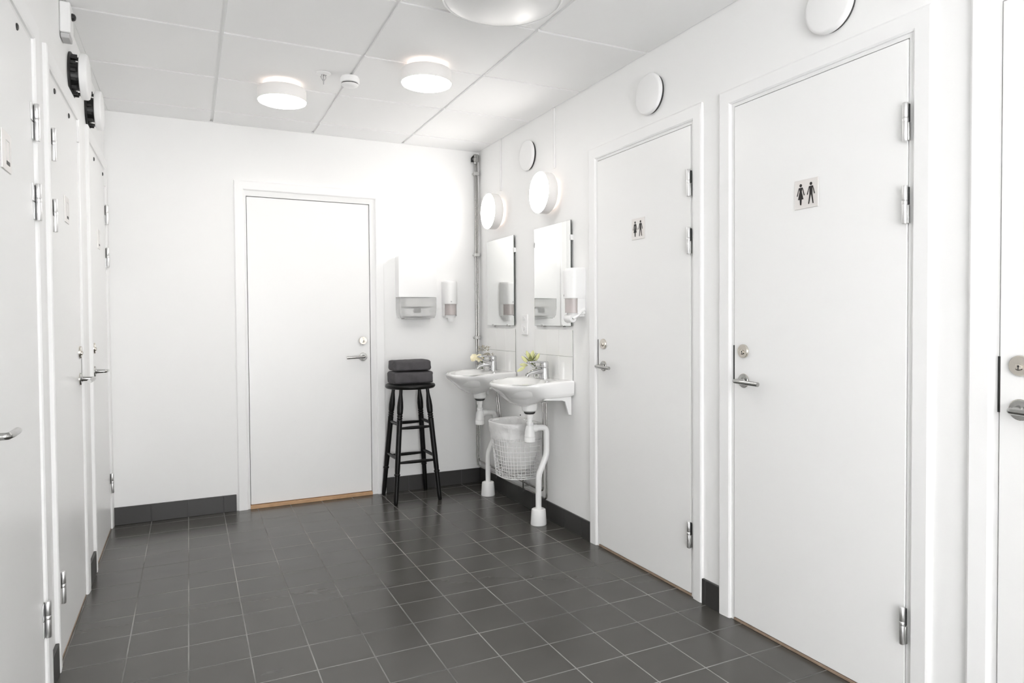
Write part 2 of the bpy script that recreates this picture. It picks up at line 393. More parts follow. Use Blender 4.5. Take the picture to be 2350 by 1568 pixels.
# ------------------------------------------------------------------ restroom signs
def arm(sx, x, z):   # sloping arm of a pictogram
    return [(x+sx*.062, z-.002), (x+sx*.085, z-.012), (x+sx*.168, z-.275), (x+sx*.135, z-.290)]
def picto(bm, W, flip=1):
    def P(pts): prism(bm, [(p[0]*W, p[1]*W) for p in pts], -.0038, -.0028)
    def disc(cx, cz, r): P([(cx+r*math.cos(2*math.pi*k/24), cz+r*1.06*math.sin(2*math.pi*k/24)) for k in range(24)])
    xw, zt = -.227, .5
    disc(xw, zt-.188, .052)
    P([(xw-.075, zt-.262), (xw+.075, zt-.262), (xw+.062, zt-.33), (xw+.045, zt-.40), (xw+.115, zt-.672), (xw+.042, zt-.676), (xw+.028, zt-.85), (xw, zt-.872), (xw-.028, zt-.85), (xw-.042, zt-.676), (xw-.115, zt-.672), (xw-.045, zt-.40), (xw-.062, zt-.33)])
    for s in (1, -1): P(arm(s, xw, zt-.262))
    xm = .207
    disc(xm, zt-.188, .052)
    P([(xm-.08, zt-.262), (xm+.08, zt-.262), (xm+.062, zt-.36), (xm+.062, zt-.545), (xm-.062, zt-.545), (xm-.062, zt-.36)])
    for s in (1, -1):
        P(arm(s, xm, zt-.262))
        P([(xm+s*.062, zt-.545), (xm+s*.0, zt-.545), (xm+s*.012, zt-.58), (xm+s*.072, zt-.862), (xm+s*.092, zt-.874), (xm+s*.112, zt-.862)])
def make_sign(wall, a, z, off, label, kind):
    x, y, _ = wloc(wall, a)
    n = {'R': (-1, 0), 'L': (1, 0)}[wall]
    r = root('restroom_sign', (x+n[0]*off, y, z), RZ[wall], label, 'sign', 'restroom signs on the doors')
    W = .1
    part('plate', lambda bm: box(bm, -W/2, W/2, -.003, .0, -W/2, W/2), m_sign, r, bevel=.0006)
    if kind == 'people': part('pictogram', lambda bm: picto(bm, W), m_ink, r, smooth=False)
    else:
        def fr(bm):
            a0, a1, z0, z1, t = -.008, .030, -.034, .030, .0022
            box(bm, a0, a0+t, -.0036, -.0029, z0, z1); box(bm, a1-t, a1, -.0036, -.0029, z0, z1); box(bm, a0+t, a1-t, -.0036, -.0029, z1-t, z1)
            box(bm, a0+t, a1-t, -.0036, -.0029, z0, z0+t)
        part('pictogram_outline', fr, m_handle, r, smooth=False)
        part('pictogram_bar', lambda bm: box(bm, -.006, .028, -.0042, -.0036, -.0335, -.024), m_ink, r, smooth=False)
    return r
make_sign('R', 2.663, 1.625, .0047, 'small square steel sign with woman and man, on the door beside the soap dispenser', 'people')
make_sign('R', 1.681, 1.625, .0047, 'large looking square steel sign with black woman and man, on the wide right-hand door', 'people')
make_sign('L', 2.190, 1.640, .0047, 'steel sign with outlined rectangle, cut by the left edge of the photo', 'frame')
make_sign('L', 3.170, 1.633, .0047, 'steel sign with outlined rectangle on the middle door of the left wall', 'frame')
make_sign('L', 4.222, 1.633, .0047, 'narrow looking steel sign on the farthest door of the left wall', 'frame')

# ------------------------------------------------------------------ air valves
def air_valve(wall, y, z, gap, label, dark):
    r = root('air_valve', wloc(wall, y, z), RZ[wall], label, 'air valve', 'round white air valves high on the walls')
    part('mounting_ring', lambda bm: lathe(bm, [(.094, .0003), (.094, .006), (.088, .010), (.070, .006), (.070, .0008)] if dark else [(.087, .0003), (.087, .003), (.084, .005), (.0, .005)], (0, 0, 0), (0, -1, 0), 48), m_blackp if dark else m_gap, r)  # plain valves: ring coloured near black as the shadow behind the disc
    if dark:
        def cage(bm):
            lathe(bm, [(.060, .002), (.055, gap)], (0, 0, 0), (0, -1, 0), 32)
            for k in range(14):
                a = 2*math.pi*k/14; box(bm, .078*math.cos(a)-.005, .078*math.cos(a)+.005, -gap*.75, -.004, .078*math.sin(a)-.006, .078*math.sin(a)+.006)
        part('slotted_core', cage, m_blackp, r, smooth=False)
    else: part('core', lambda bm: lathe(bm, [(.074, .004), (.072, gap+.002)], (0, 0, 0), (0, -1, 0), 32), m_blackp, r)  # core blackened for the same gap shadow
    t = .030 if dark else .022
    part('disc', lambda bm: lathe(bm, [(.084, gap), (.0915, gap+.003), (.0925, gap+.008), (.0925, gap+t-.008), (.089, gap+t-.002), (.080, gap+t), (.0, gap+t+.002)], (0, 0, 0), (0, -1, 0), 64), m_plast, r, ang=50)
air_valve('R', 3.815, 2.220, .0095, 'smallest looking round white air valve, above the wall lamps', False)
air_valve('R', 2.560, 2.226, .0095, 'round white air valve above the door right of the sinks', False)
air_valve('R', 1.580, 2.226, .0095, 'large round white air valve cut by the top edge of the photo', False)
air_valve('L', 3.395, 2.222, .036, 'nearer thick round white valve with a black slotted gap, left wall', True)
air_valve('L', 3.900, 2.222, .036, 'farther thick round white valve with a black gap, above the farthest left door', True)

# sensor box under the ceiling on the left
r = root('wall_sensor_box', (XL, 3.175, 2.35), RZ['L'], 'small white box with a black dome, high on the left wall at the ceiling', 'sensor')
part('housing', lambda bm: (box(bm, -.045, .045, -.036, -.0005, -.045, .072)), m_plast2, r, bevel=.006, seg=3)
part('lower_hood', lambda bm: prism(bm, [(-.040, -.046), (.040, -.046), (.034, -.064), (-.034, -.064)], -.032, -.002), mat('grey_hood', (.5, .5, .5), .5), r, bevel=.003)
part('dome', lambda bm: lathe(bm, [(.014, .0362), (.0145, .039), (.012, .046), (.007, .0495), (0, .051)], (-.005, 0, .028), (0, -1, 0), 24), m_blackp, r)

# ------------------------------------------------------------------ ceiling lamps
def ceiling_lamp(x, y, face, label, cat='ceiling lamp', group='round lit ceiling lamps'):
    r = root('ceiling_lamp', (x, y, H), 0, label, cat, group)
    part('base_ring', lambda bm: lathe(bm, [(.088, .0005), (.092, .003), (.092, .024), (.086, .028)], (0, 0, 0), (0, 0, -1), 56), m_leak, r)
    part('shade', lambda bm: lathe(bm, [(.100, .0285), (.114, .031), (.119, .037), (.1195, .062), (.1195, .088), (.1185, .094)], (0, 0, 0), (0, 0, -1), 64), m_opal, r, ang=60)
    part('glowing_face', lambda bm: lathe(bm, [(.1184, .0942), (.1165, .0985), (.108, .102), (.05, .1035), (0, .104)], (0, 0, 0), (0, 0, -1), 64), face, r, ang=60)
    return r
ceiling_lamp(.452, 3.735, m_lface, 'left one of the two small lit round ceiling lamps')
ceiling_lamp(1.040, 3.160, m_lface, 'right one of the two small lit round ceiling lamps')
ceiling_lamp(.75, -.35, m_bface, 'added round ceiling lamp, unseen behind the camera, over the near end of the room', group='added round ceiling lamps out of view')  # this lamp and the next are added out of view to brighten the room
ceiling_lamp(.35, .75, m_bface, 'added round ceiling lamp, unseen above and beside the camera', group='added round ceiling lamps out of view')
# large unlit dome cut by the top of the photo
r = root('ceiling_lamp_dome', (1.031, 2.259, H), 0, 'large unlit round ceiling lamp cut by the top edge of the photo', 'ceiling lamp')
part('backplate', lambda bm: lathe(bm, [(.19, .0005), (.20, .004), (.20, .05), (.19, .06)], (0, 0, 0), (0, 0, -1), 72), m_plast2, r)
part('dome', lambda bm: lathe(bm, [(.188, .061), (.2085, .066), (.209, .078), (.198, .084), (.165, .094), (.12, .102), (.06, .107), (0, .1085)], (0, 0, 0), (0, 0, -1), 96), m_unlit, r, ang=70)
part('rim', lambda bm: tube(bm, [(.2135*math.cos(2*math.pi*k/96), .2135*math.sin(2*math.pi*k/96), -.075) for k in range(96)], .0055, 10, closed=True), m_rim, r)

# ------------------------------------------------------------------ wall lamps with their cable channels
def wall_lamp(y, label, lab2, chy):
    r = root('wall_lamp', (XR, y, 1.933), RZ['R'], label, 'wall lamp', 'round lit wall lamps above the mirrors')
    part('base_ring', lambda bm: lathe(bm, [(.088, .0005), (.092, .003), (.092, .024), (.086, .028)], (0, 0, 0), (0, -1, 0), 56), m_leak, r)
    part('shade', lambda bm: lathe(bm, [(.100, .0285), (.114, .031), (.119, .037), (.1195, .062), (.1195, .088), (.1185, .094)], (0, 0, 0), (0, -1, 0), 64), m_opal, r, ang=60)
    part('glowing_face', lambda bm: lathe(bm, [(.1184, .0942), (.1165, .0985), (.108, .102), (.05, .1035), (0, .104)], (0, 0, 0), (0, -1, 0), 64), m_wface, r, ang=60)
    c = part('cable_channel', lambda bm: box(bm, -.009, .009, -.011, -.0005, -.16, .189), m_plast2, bevel=.002)
    c.location = (XR, chy, 2.235); c.rotation_euler = (0, 0, RZ['R'])
    tag(c, lab2, 'cable channel', 'white cable channels above the wall lamps')
wall_lamp(4.262, 'lit round wall lamp nearer the corner with the pipes', 'white cable channel from the ceiling to the lamp nearer the corner', 4.248)
wall_lamp(3.512, 'lit round wall lamp above the mirror beside the soap dispenser', 'white cable channel from the ceiling to the lamp over the nearer mirror', 3.488)

# smoke detector and sprinkler
r = root('smoke_detector', (.748, 3.497, H), 0, 'small white smoke detector between the two lit ceiling lamps', 'smoke detector')
part('base', lambda bm: lathe(bm, [(.043, .0005), (.043, .006), (.0465, .0075), (.048, .012), (.0475, .030), (.044, .033)], (0, 0, 0), (0, 0, -1), 40), m_plast, r)
part('sensor_slot', lambda bm: lathe(bm, [(.040, .033), (.040, .0375)], (0, 0, 0), (0, 0, -1), 32), m_dark, r)
part('cap', lambda bm: lathe(bm, [(.042, .0375), (.0425, .040), (.036, .047), (.020, .050), (0, .0505)], (0, 0, 0), (0, 0, -1), 40), m_plast, r)
r = root('sprinkler_head', (.619, 3.50, H), 0, 'tiny sprinkler head on a round plate left of the smoke detector', 'sprinkler')
part('escutcheon', lambda bm: lathe(bm, [(.037, .0005), (.035, .004), (.022, .0075), (.016, .010), (.0155, .004)], (0, 0, 0), (0, 0, -1), 32), m_plast, r)
part('frame_arms', lambda bm: (tube(bm, bend([(-.009, 0, -.010), (-.013, 0, -.022), (0, 0, -.040)], .006), .0022, 8), tube(bm, bend([(.009, 0, -.010), (.013, 0, -.022), (0, 0, -.040)], .006), .0022, 8), lathe(bm, [(.003, .009), (.002, .055), (.0, .056)], (0, 0, 0), (0, 0, -1), 10)), m_chrome, r)

# ------------------------------------------------------------------ mirrors, splashbacks, socket
def mirror(yc, label):
    r = root('wall_mirror', (XR, yc, 1.455), RZ['R'], label, 'mirror', 'rectangular mirrors above the sinks')
    part('glass', lambda bm: box(bm, -.2225, .2225, -.0155, -.0110, -.295, .295), m_medge, r, smooth=False)
    part('silver_face', lambda bm: box(bm, -.2222, .2222, -.0158, -.0154, -.2945, .2945), m_mirror, r, smooth=False)
    for sx in (-1, 1):
        part('clip', lambda bm: (box(bm, sx*.2225-.0055, sx*.2225+.0055, -.0185, -.016, .183, .213), box(bm, sx*.2250-.002 if sx < 0 else sx*.2228, sx*.2228 if sx < 0 else sx*.2250+.002, -.0185, -.0005, .183, .213)), m_plast, r, bevel=.0008)
        part('clip', lambda bm: (box(bm, sx*.12-.015, sx*.12+.015, -.0185, -.016, -.299, -.2875), box(bm, sx*.12-.015, sx*.12+.015, -.0185, -.0005, -.3025, -.2955)), m_steel, r, bevel=.0008)
mirror(4.2475, 'rectangular mirror nearer the corner with the pipes')
mirror(3.5080, 'rectangular mirror partly covered by the soap dispenser')

def splash(yc, label):
    r = root('tile_splashback', (XR, yc, .835), RZ['R'], label, 'splashback', 'white tiled splashbacks behind the sinks')
    part('mortar_bed', lambda bm: box(bm, -.2285, .2285, -.0055, -.0005, 0, .300), m_grout, r, smooth=False)
    def tiles(bm):
        for i in range(3):
            for j in range(2):
                x0 = -.2295+i*.153; z0 = .0+j*.152
                box(bm, x0+.0011, x0+.1519, -.0075, -.0051, z0+.0011, z0+(.1509 if j else .1509))
    part('glazed_tiles', tiles, m_splash, r, bevel=.0008)
splash(4.259, 'white tiled splashback behind the sink nearer the corner')
splash(3.516, 'white tiled splashback behind the nearer sink')

r = root('power_socket', (XR, 3.885, 1.165), RZ['R'], 'small white power socket on the wall between the two mirrors', 'power socket')
part('plate', lambda bm: box(bm, -.041, .041, -.012, -.0005, -.065, .065), m_plast, r, bevel=.004, seg=3)
part('socket_well', lambda bm: (lathe(bm, [(.021, .012), (.021, .0145), (.0185, .0145), (.0185, .0125)], (0, 0, .030), (0, -1, 0), 32), lathe(bm, [(.021, .012), (.021, .0145), (.0185, .0145), (.0185, .0125)], (0, 0, -.030), (0, -1, 0), 32)), m_plast2, r)
for sx, sz in ((-1, 1), (1, 1), (-1, -1), (1, -1)): part('contact_hole', lambda bm: lathe(bm, [(.0026, .0122), (.0026, .0128), (0, .0128)], (sx*.0095, 0, sz*.03), (0, -1, 0), 10), m_handle, r)

# ------------------------------------------------------------------ sinks
def make_sink(yc, label, group='white wall-hung sinks'):
    """local: x to viewer's right, -y out of the wall; rim height .84"""
    r = root('wall_sink', (XR-.0085, yc, 0), RZ['R'], label, 'sink', group)
    W2, D = .247, .375; n = 56
    def plan(t):     # t 0..1 from left wall end round the front to the right wall end
        a = math.pi*t; c, s = math.cos(a), math.sin(a)
        e = 2/2.75
        x = -W2*math.copysign(abs(c)**e, c); d = D*abs(s)**(2/2.25)
        return x, d
    ts = [k/n for k in range(n+1)]
    rim = [plan(t) for t in ts]
    zr = lambda d: .852-.05*min(d, .4)
    def shell(bm):
        levels = [(1.0, 1.0, .000, .000), (1.008, 1.003, -.007, -.006), (.998, 1.003, -.017, -.020), (.955, 1.0, -.030, -.042), (.878, .995, -.044, -.062), (.775, .985, -.062, -.077), (.665, .95, -.086, -.085), (.545, .76, -.108, -.094), (.40, .52, -.124, -.114), (.22, .28, -.136, -.134), (.08, .09, -.141, -.141)]
        rows = []
        for sb, ss, zb, zs in levels:
            row = []
            for (x, d) in rim:
                wgt = min(1, max(0, (d-.11)/.15)); wgt = wgt*wgt*(3-2*wgt)
                z = zr(d) + zb*wgt + zs*(1-wgt); sk = sb*wgt + ss*(1-wgt)
                dd = .165+(d-.165)*sk
                if d < .002 and ss > .98: dd = 0
                row.append(bm.verts.new((x*sk, -max(dd, 0), z)))
            rows.append(row)
        for a, b in zip(rows, rows[1:]):
            for k in range(n): bm.faces.new((a[k], a[k+1], b[k+1], b[k]))
            bm.faces.new((a[n], a[0], b[0], b[n]))
        bm.faces.new(rows[-1])
        # top: rim lip, deck, then the basin
        def ell(k, sc_, z, cd=.232, sx=.196, sd=.120):
            a = math.pi*ts[k]; return None
        top = rows[0]
        m = n+1
        # closed loop: front arc plus the straight back edge (sampled)
        back = [bm.verts.new((W2-2*W2*k/(n//2), 0, zr(0))) for k in range(1, n//2)]
        loop = top + back
        L = len(loop)
        cen = Vector((0, -.205))
        def ring(fx, fd, cd, dz, p=2.3):
            out = []
            for v in loop:
                a = math.atan2(-(v.co.y)-cd, v.co.x)
                ca, sa = math.cos(a), math.sin(a)
                q = (abs(ca/fx)**p+abs(sa/fd)**p)**(-1/p)
                dd = cd+sa*q
                out.append(bm.verts.new((ca*q, -dd, zr(dd)+dz)))
            return out
        r1 = []
        for v in loop:      # soft lip just inside the rim
            x = v.co.x*.965; dd = -v.co.y; dd = .165+(dd-.165)*.965 if dd > .01 else .008
            r1.append(bm.verts.new((x, -dd, zr(dd)+.0045)))
        rs = [loop, r1, ring(.218, .139, .2235, .003), ring(.208, .130, .2235, -.001), ring(.200, .123, .2235, -.012), ring(.185, .110, .224, -.045), ring(.155, .090, .222, -.078), ring(.105, .060, .215, -.098), ring(.045, .03, .20, -.106)]
        for a, b in zip(rs, rs[1:]):
            for k in range(L): j = (k+1) % L; bm.faces.new((a[k], a[j], b[j], b[k]))
        bm.faces.new(rs[-1][::-1])
        # wall face behind
        bmesh.ops.remove_doubles(bm, verts=bm.verts, dist=1e-5)
    part('basin', shell, m_porc, r, ang=60)
    part('drain_spigot', lambda bm: lathe(bm, [(.046, .745), (.046, .690), (.043, .672), (.030, .662)][::-1], (0, -.155, 0), seg=36), m_porc, r)
    part('drain_gasket', lambda bm: lathe(bm, [(.026, .652), (.033, .6575), (.033, .661), (.02, .6615)], (0, -.155, 0), seg=32), m_blackp, r, label='black rubber gasket')
    def trap(bm):
        lathe(bm, [(.019, .625), (.021, .630), (.021, .648), (.027, .6515)], (0, -.155, 0), seg=28)
        lathe(bm, [(.015, .590), (.0155, .627)], (0, -.155, 0), seg=28)
        lathe(bm, [(.024, .487), (.031, .490), (.032, .513), (.030, .516), (.031, .520), (.031, .527), (.0295, .531), (.029, .548), (.023, .577), (.019, .584), (.0205, .586), (.0205, .600), (.017, .604)], (0, -.155, 0), seg=32)
    part('bottle_trap', trap, m_plast, r)
    XO = .045   # distance of the upright from the wall
    def drain(bm):
        pts = bend([(0, -.160, .566), (0, -XO, .566), (0, -XO, .405), (0, -.100, .285), (0, -.100, .085)], .034, 6)
        tube(bm, pts, .0172, 18)
        lathe(bm, [(.021, -.013), (.022, -.010), (.022, .010), (.021, .013)], (0, -.122, .566), (0, 1, 0), 24)
    part('drain_pipe', drain, m_plast, r)
    part('floor_collar', lambda bm: lathe(bm, [(.046, .0005), (.0475, .004), (.042, .083), (.040, .090), (.034, .093), (.019, .093)], (0, -.100, 0), seg=36), m_plast, r)
    # steel brackets under the apron
    for sx in (-1, 1):
        def br(bm):
            pts = [(-.0005, .766), (-.165, .757), (-.175, .752), (-.060, .744), (-.040, .738), (-.018, .664), (-.0005, .660)]
            a = [bm.verts.new((sx*.210-.0065, y, z)) for y, z in pts]; b = [bm.verts.new((sx*.210+.0065, y, z)) for y, z in pts]
            bm.faces.new(a); bm.faces.new(b[::-1])
            for i in range(len(pts)): j = (i+1) % len(pts); bm.faces.new((a[j], a[i], b[i], b[j]))
        part('bracket', br, m_plast, r, bevel=.0015)
    return r
make_sink(4.262, 'white sink nearer the corner, with cream flowers on it')
make_sink(3.512, 'white sink nearer the camera, with yellow-green flowers on it')

def faucet(yc, label):
    r = root('basin_faucet', (XR-.066, yc, .8520), RZ['R'], label, 'faucet', 'chrome single-lever faucets')
    part('body', lambda bm: lathe(bm, [(.029, .0003), (.0295, .005), (.0275, .012), (.0255, .035), (.0255, .056), (.0245, .063)], (0, 0, 0), seg=32), m_chrome, r)
    def spout(bm):
        pts = [(0, .004, .045), (0, -.03, .046), (0, -.062, .042), (0, -.092, .036), (0, -.108, .028)]
        tube(bm, pts, .0125, 18, rr=[.0225, .0195, .0160, .0130, .0125])
    part('spout', spout, m_chrome, r)
    part('aerator', lambda bm: tube(bm, [(0, -.1075, .0285), (0, -.1145, .0155)], .0118, 18), m_handle, r)
    def lever(bm):
        lathe(bm, [(.0245, .065), (.0255, .067), (.0255, .094), (.022, .1015), (.0, .103)], (0, 0, 0), seg=32)
        for sx in (-1, 1):
            tube(bm, bend([(sx*.018, -.006, .096), (sx*.0175, -.060, .1005), (sx*.012, -.100, .098), (0, -.108, .096)], .02), .0052, 12)
        tube(bm, bend([(0, -.106, .097), (0, -.088, .086), (0, -.072, .070)], .01), .0045, 10)
        tube(bm, bend([(0, -.020, .072), (0, -.05, .070), (0, -.076, .068)], .01), .0045, 10)
    part('lever', lever, m_chrome, r)
faucet(4.262, 'chrome single-lever faucet on the sink nearer the corner')
faucet(3.512, 'chrome single-lever faucet on the sink nearer the camera')

# ------------------------------------------------------------------ vases with flowers
def vase_root(x, y, label):
    r = root('flower_vase', (x, y, .8525), 0, label, 'vase of flowers', 'small glass vases with flowers')
    def g(bm):
        pr = [(.0, .0005), (.017, .0005), (.0195, .004), (.0195, .030), (.014, .042), (.0135, .052), (.0122, .052), (.0125, .042), (.018, .029), (.018, .006), (.0, .005)]
        lathe(bm, pr, (0, 0, 0), seg=28)
    part('glass', g, m_glass, r)
    return r
def petal_cup(bm, c, rad, n, tilt, seed, curl=.35):
    rr = random.Random(seed); c = Vector(c)
    for ring, (m, ro, up) in enumerate(((5, .42, 1.0), (7, .75, .65), (9, 1.0, .25))):
        for k in range(m):
            a = 2*math.pi*(k+rr.random()*.5)/m + ring; L = rad*ro*(.9+.25*rr.random()); wv = rad*.42
            d = Vector((math.cos(a), math.sin(a), up*.9)).normalized(); d = tilt @ d
            side = d.cross(tilt @ Vector((0, 0, 1))).normalized(); nn = side.cross(d)
            rows = []
            for i in range(5):
                t = i/4; p = c + d*(L*t) - nn*(curl*L*t*t); ww = wv*math.sin(math.pi*(.12+.78*t))**.8
                rows.append([bm.verts.new(p-side*ww+nn*ww*.25), bm.verts.new(p), bm.verts.new(p+side*ww+nn*ww*.25)])
            for a_, b_ in zip(rows, rows[1:]):
                for q in range(2): bm.faces.new((a_[q], a_[q+1], b_[q+1], b_[q]))
def bud(bm, p, d, L, rad):
    lathe(bm, [(rad*.25, 0), (rad*.8, L*.22), (rad, L*.45), (rad*.75, L*.75), (rad*.25, L*.97), (0, L)], p, d, 10)
def blade(bm, p, d, L, wv, bendv):
    p = Vector(p); d = Vector(d).normalized(); _, s, nn = frame_of(d); rows = []
    for i in range(6):
        t = i/5; q = p+d*(L*t)+Vector(bendv)*(t*t*L); w_ = wv*math.sin(math.pi*(.08+.9*t))
        rows.append((bm.verts.new(q-s*w_), bm.verts.new(q+nn*w_*.3), bm.verts.new(q+s*w_)))
    for a, b in zip(rows, rows[1:]):
        for k in range(2): bm.faces.new((a[k], a[k+1], b[k+1], b[k]))
# near sink: yellow-green buds
v = vase_root(1.842, 3.584, 'small glass vase with yellow-green buds on the nearer sink')
rr = random.Random(3)
def nstems(bm):
    for k in range(5):
        a = k*1.3; tube(bm, [(.006*math.cos(a), .006*math.sin(a), .008), (.004*math.cos(a+2), .004*math.sin(a+2), .055), (-.034+.018*math.cos(a), .010*math.sin(a), .105)], .0014, 6)
part('stems', nstems, m_stem, v)
specs = [(-.030, .010, .085, (-.6, .3, .75)), (-.018, -.006, .100, (-.1, -.3, 1)), (-.008, .010, .105, (.15, .2, 1)), (-.034, -.004, .070, (-.8, -.1, .1)), (-.040, .006, .060, (-.7, .2, -.4)), (-.002, -.004, .095, (.4, -.2, .8)), (-.024, .004, .108, (-.3, .2, 1)), (-.016, .012, .088, (.0, .5, .8))]
for i, (x, y, z, d) in enumerate(specs):
    part('bud', lambda bm: bud(bm, (x*1.65-.006, y, z+.006), d, .050+.008*rr.random(), .0105), m_bud, v)
part('leaves', lambda bm: [blade(bm, (-.030, 0, .070+.004*k), (math.cos(k*1.1)*.6-.2, math.sin(k*1.1)*.6, .9), .062+.01*rr.random(), .007, (math.cos(k)*.15, math.sin(k)*.15, -.05)) for k in range(9)], m_leaf, v, smooth=True)
# far sink: cream double blooms and dried sprigs
v = vase_root(1.808, 4.337, 'small glass vase with cream blooms on the sink nearer the corner')
part('stems', lambda bm: [tube(bm, [(.006*math.cos(k*1.2), .006*math.sin(k*1.2), .008), (.003*math.cos(k), .003*math.sin(k), .05), (-.015+.035*math.cos(k*1.4), .02*math.sin(k*1.4), .10)], .0014, 6) for k in range(6)], m_stem, v)
for i, (x, y, z, rad, ax) in enumerate(((-.068, -.012, .090, .027, (-.7, -.5, .5)), (-.034, -.034, .088, .028, (-.3, -.8, .5)), (-.052, .012, .076, .022, (-.6, .2, .5)))):
    q = Vector((0, 0, 1)).rotation_difference(Vector(ax).normalized()).to_matrix()
    part('bloom', lambda bm: petal_cup(bm, (x, y, z), rad, 3, q, 20+i), m_petal, v)
def sprigs(bm):
    q = random.Random(11)
    for k in range(150):
        a = q.random()*6.28; h = q.random(); rad = .034*math.sqrt(q.random())
        c = Vector((.026+rad*math.cos(a)*1.25+(.024 if h < .5 else -.012), rad*math.sin(a), .098+.062*h if h > .5 else .085+.05*h))
        d = Vector((q.uniform(-1, 1), q.uniform(-1, 1), q.uniform(-.2, 1))).normalized()
        blade(bm, c, d, .014, .0042, (0, 0, 0))
part('dried_sprigs', sprigs, m_dry, v)

# ------------------------------------------------------------------ pipes
def tagged_pipe(name, pts, rad, m, label, cat, group=None, rb=.03):
    o = part(name, lambda bm: tube(bm, bend(pts, rb), rad, 14), m)
    return tag(o, label, cat, group)
PX = XR-.030
g = 'steel water pipes along the right wall'
r = root('water_pipe', (0, 0, 0), 0, 'pair of thin chromed water pipes in the corner, running down and under the sinks', 'water pipe')
part('pipe', lambda bm: tube(bm, bend([(PX+.009, 4.628, 2.345), (PX+.009, 4.628, .175), (PX, 4.60, .165), (PX, 3.600, .165), (PX, 3.600, .700)], .03), .0058, 14), m_pipe, r)
part('pipe', lambda bm: tube(bm, bend([(PX-.009, 4.622, 2.33), (PX-.009, 4.622, .135), (PX-.0005, 4.59, .125), (PX-.0005, 3.556, .125), (PX-.0005, 3.556, .700)], .03), .0058, 14), m_pipe, r)
part('pipe', lambda bm: tube(bm, bend([(PX, 4.245, .166), (PX, 4.245, .500), (PX-.012, 4.268, .700)], .05), .0062, 12), m_pipe, r)
part('pipe', lambda bm: tube(bm, bend([(PX, 4.215, .126), (PX, 4.215, .500), (PX-.012, 4.238, .700)], .05), .0062, 12), m_pipe, r)
for z in (2.262, 1.672, 1.068):
    part('pipe_clamp', lambda bm: (box(bm, PX-.020, PX+.020, 4.610, 4.638, z-.012, z+.012), box(bm, PX-.024, XR-.0005, 4.638, YB-.0005, z-.007, z+.007)), m_steel, r, bevel=.003)
for y in (4.28, 3.855):
    part('pipe_clamp', lambda bm: (box(bm, PX-.011, PX-.008, y-.008, y+.008, .105, .192), box(bm, PX-.008, XR-.0005, y-.006, y+.006, .139, .150)), m_handle, r, bevel=.001)
t = root('stop_valve', (PX-.009, 4.622, 2.345), 0, 'steel stop valve with black lever on top of the corner pipes', 'valve')
part('valve_body', lambda bm: (lathe(bm, [(.010, -.016), (.012, -.012), (.012, .0), (.016, .004), (.016, .028), (.012, .032), (.012, .050), (.009, .056)], (0, 0, 0), seg=20), lathe(bm, [(.010, 0), (.012, .004), (.012, .05), (.009, .056)], (.018, .006, .002), seg=20)), m_handle, t)
part('valve_lever', lambda bm: (box(bm, -.030, -.012, -.008, .008, -.002, .012), tube(bm, bend([(-.026, 0, .012), (-.026, 0, .026), (-.004, 0, .050)], .01), .0055, 10)), m_blackp, t, bevel=.002)

# ------------------------------------------------------------------ waste basket with liner and its bracket
BX = XR-.012; BY = 3.832
def bask(t, z):      # outline of the basket at height z, t in 0..1 around the D from far wall end
    k = (z-.225)/(.560-.225); hw = .146+(.166-.146)*k; dp = .200+(.236-.200)*k
    a = math.pi*t; c, s = math.cos(a), math.sin(a); e = 2/3.3
    return Vector((BX-dp*abs(s)**e, BY+hw*math.copysign(abs(c)**e, c), z))
b = root('waste_basket', (0, 0, 0), 0, 'white wire waste basket hanging on the wall between the sinks', 'waste basket')
def wires(bm):
    zs = [.558, .525, .492, .459, .426, .393, .362, .337, .315, .294, .274, .256, .240, .227]
    for i, z in enumerate(zs):
        lp = [bask(k/40, z) for k in range(41)]; tube(bm, lp, .0024 if i in (0, 13) else .0016, 6, closed=True)
    for k in range(0, 23):
        t = k/22; tube(bm, [bask(t, .558), bask(t, .39), bask(t, .227)], .0015, 6)
    for k in range(9):
        y0 = BY-.128+.256*k/8; tube(bm, [Vector((BX, y0, .559)) if False else Vector((BX, y0, .545)), Vector((BX, y0*.0+BY+(y0-BY)*.8, .227))], .0015, 6)
    for k in range(1, 8):      # floor of the basket
        t = k/16; p = bask(t, .227); q = bask(1-t, .227); tube(bm, [p, q], .0015, 6)
    for k in range(3, 14, 2):
        t = k/16; p = bask(t, .227); tube(bm, [p, Vector((BX, p.y, .227))], .0015, 6)
part('wire_frame', wires, m_wire, b)
part('mounting_plate', lambda bm: box(bm, XR-.009, XR-.0005, 3.905, 3.985, .530, .600), m_plast, b, bevel=.003)
part('screw', lambda bm: lathe(bm, [(.005, .009), (.005, .011), (0, .0115)], (XR, 3.952, .580), (-1, 0, 0), 12), m_dark, b)
def liner_pt(t, z, grow, amp, seed):
    a = 2*math.pi*t; tt = t*2
    if tt <= 1: p = bask(tt, min(z, .56))
    else: p0 = bask(1, min(z, .56)); p1 = bask(0, min(z, .56)); p = p0.lerp(p1, tt-1)
    c = Vector((BX-.10, BY, z)); d = Vector((p.x-c.x, p.y-c.y, 0)); p = Vector((c.x, c.y, z))+d*grow
    nz = noise.noise(Vector((p.x*22+seed, p.y*22, z*16)))*amp + noise.noise(Vector((p.x*60, p.y*60+seed, z*30)))*amp*.5
    dn = d.normalized() if d.length > 1e-5 else Vector((-1, 0, 0))
    q = p+dn*nz; q.x = min(q.x, XR-.004); return q
ln = root('bin_liner', (0, 0, 0), 0, 'translucent white plastic bag folded over the rim of the wire basket', 'bin liner')
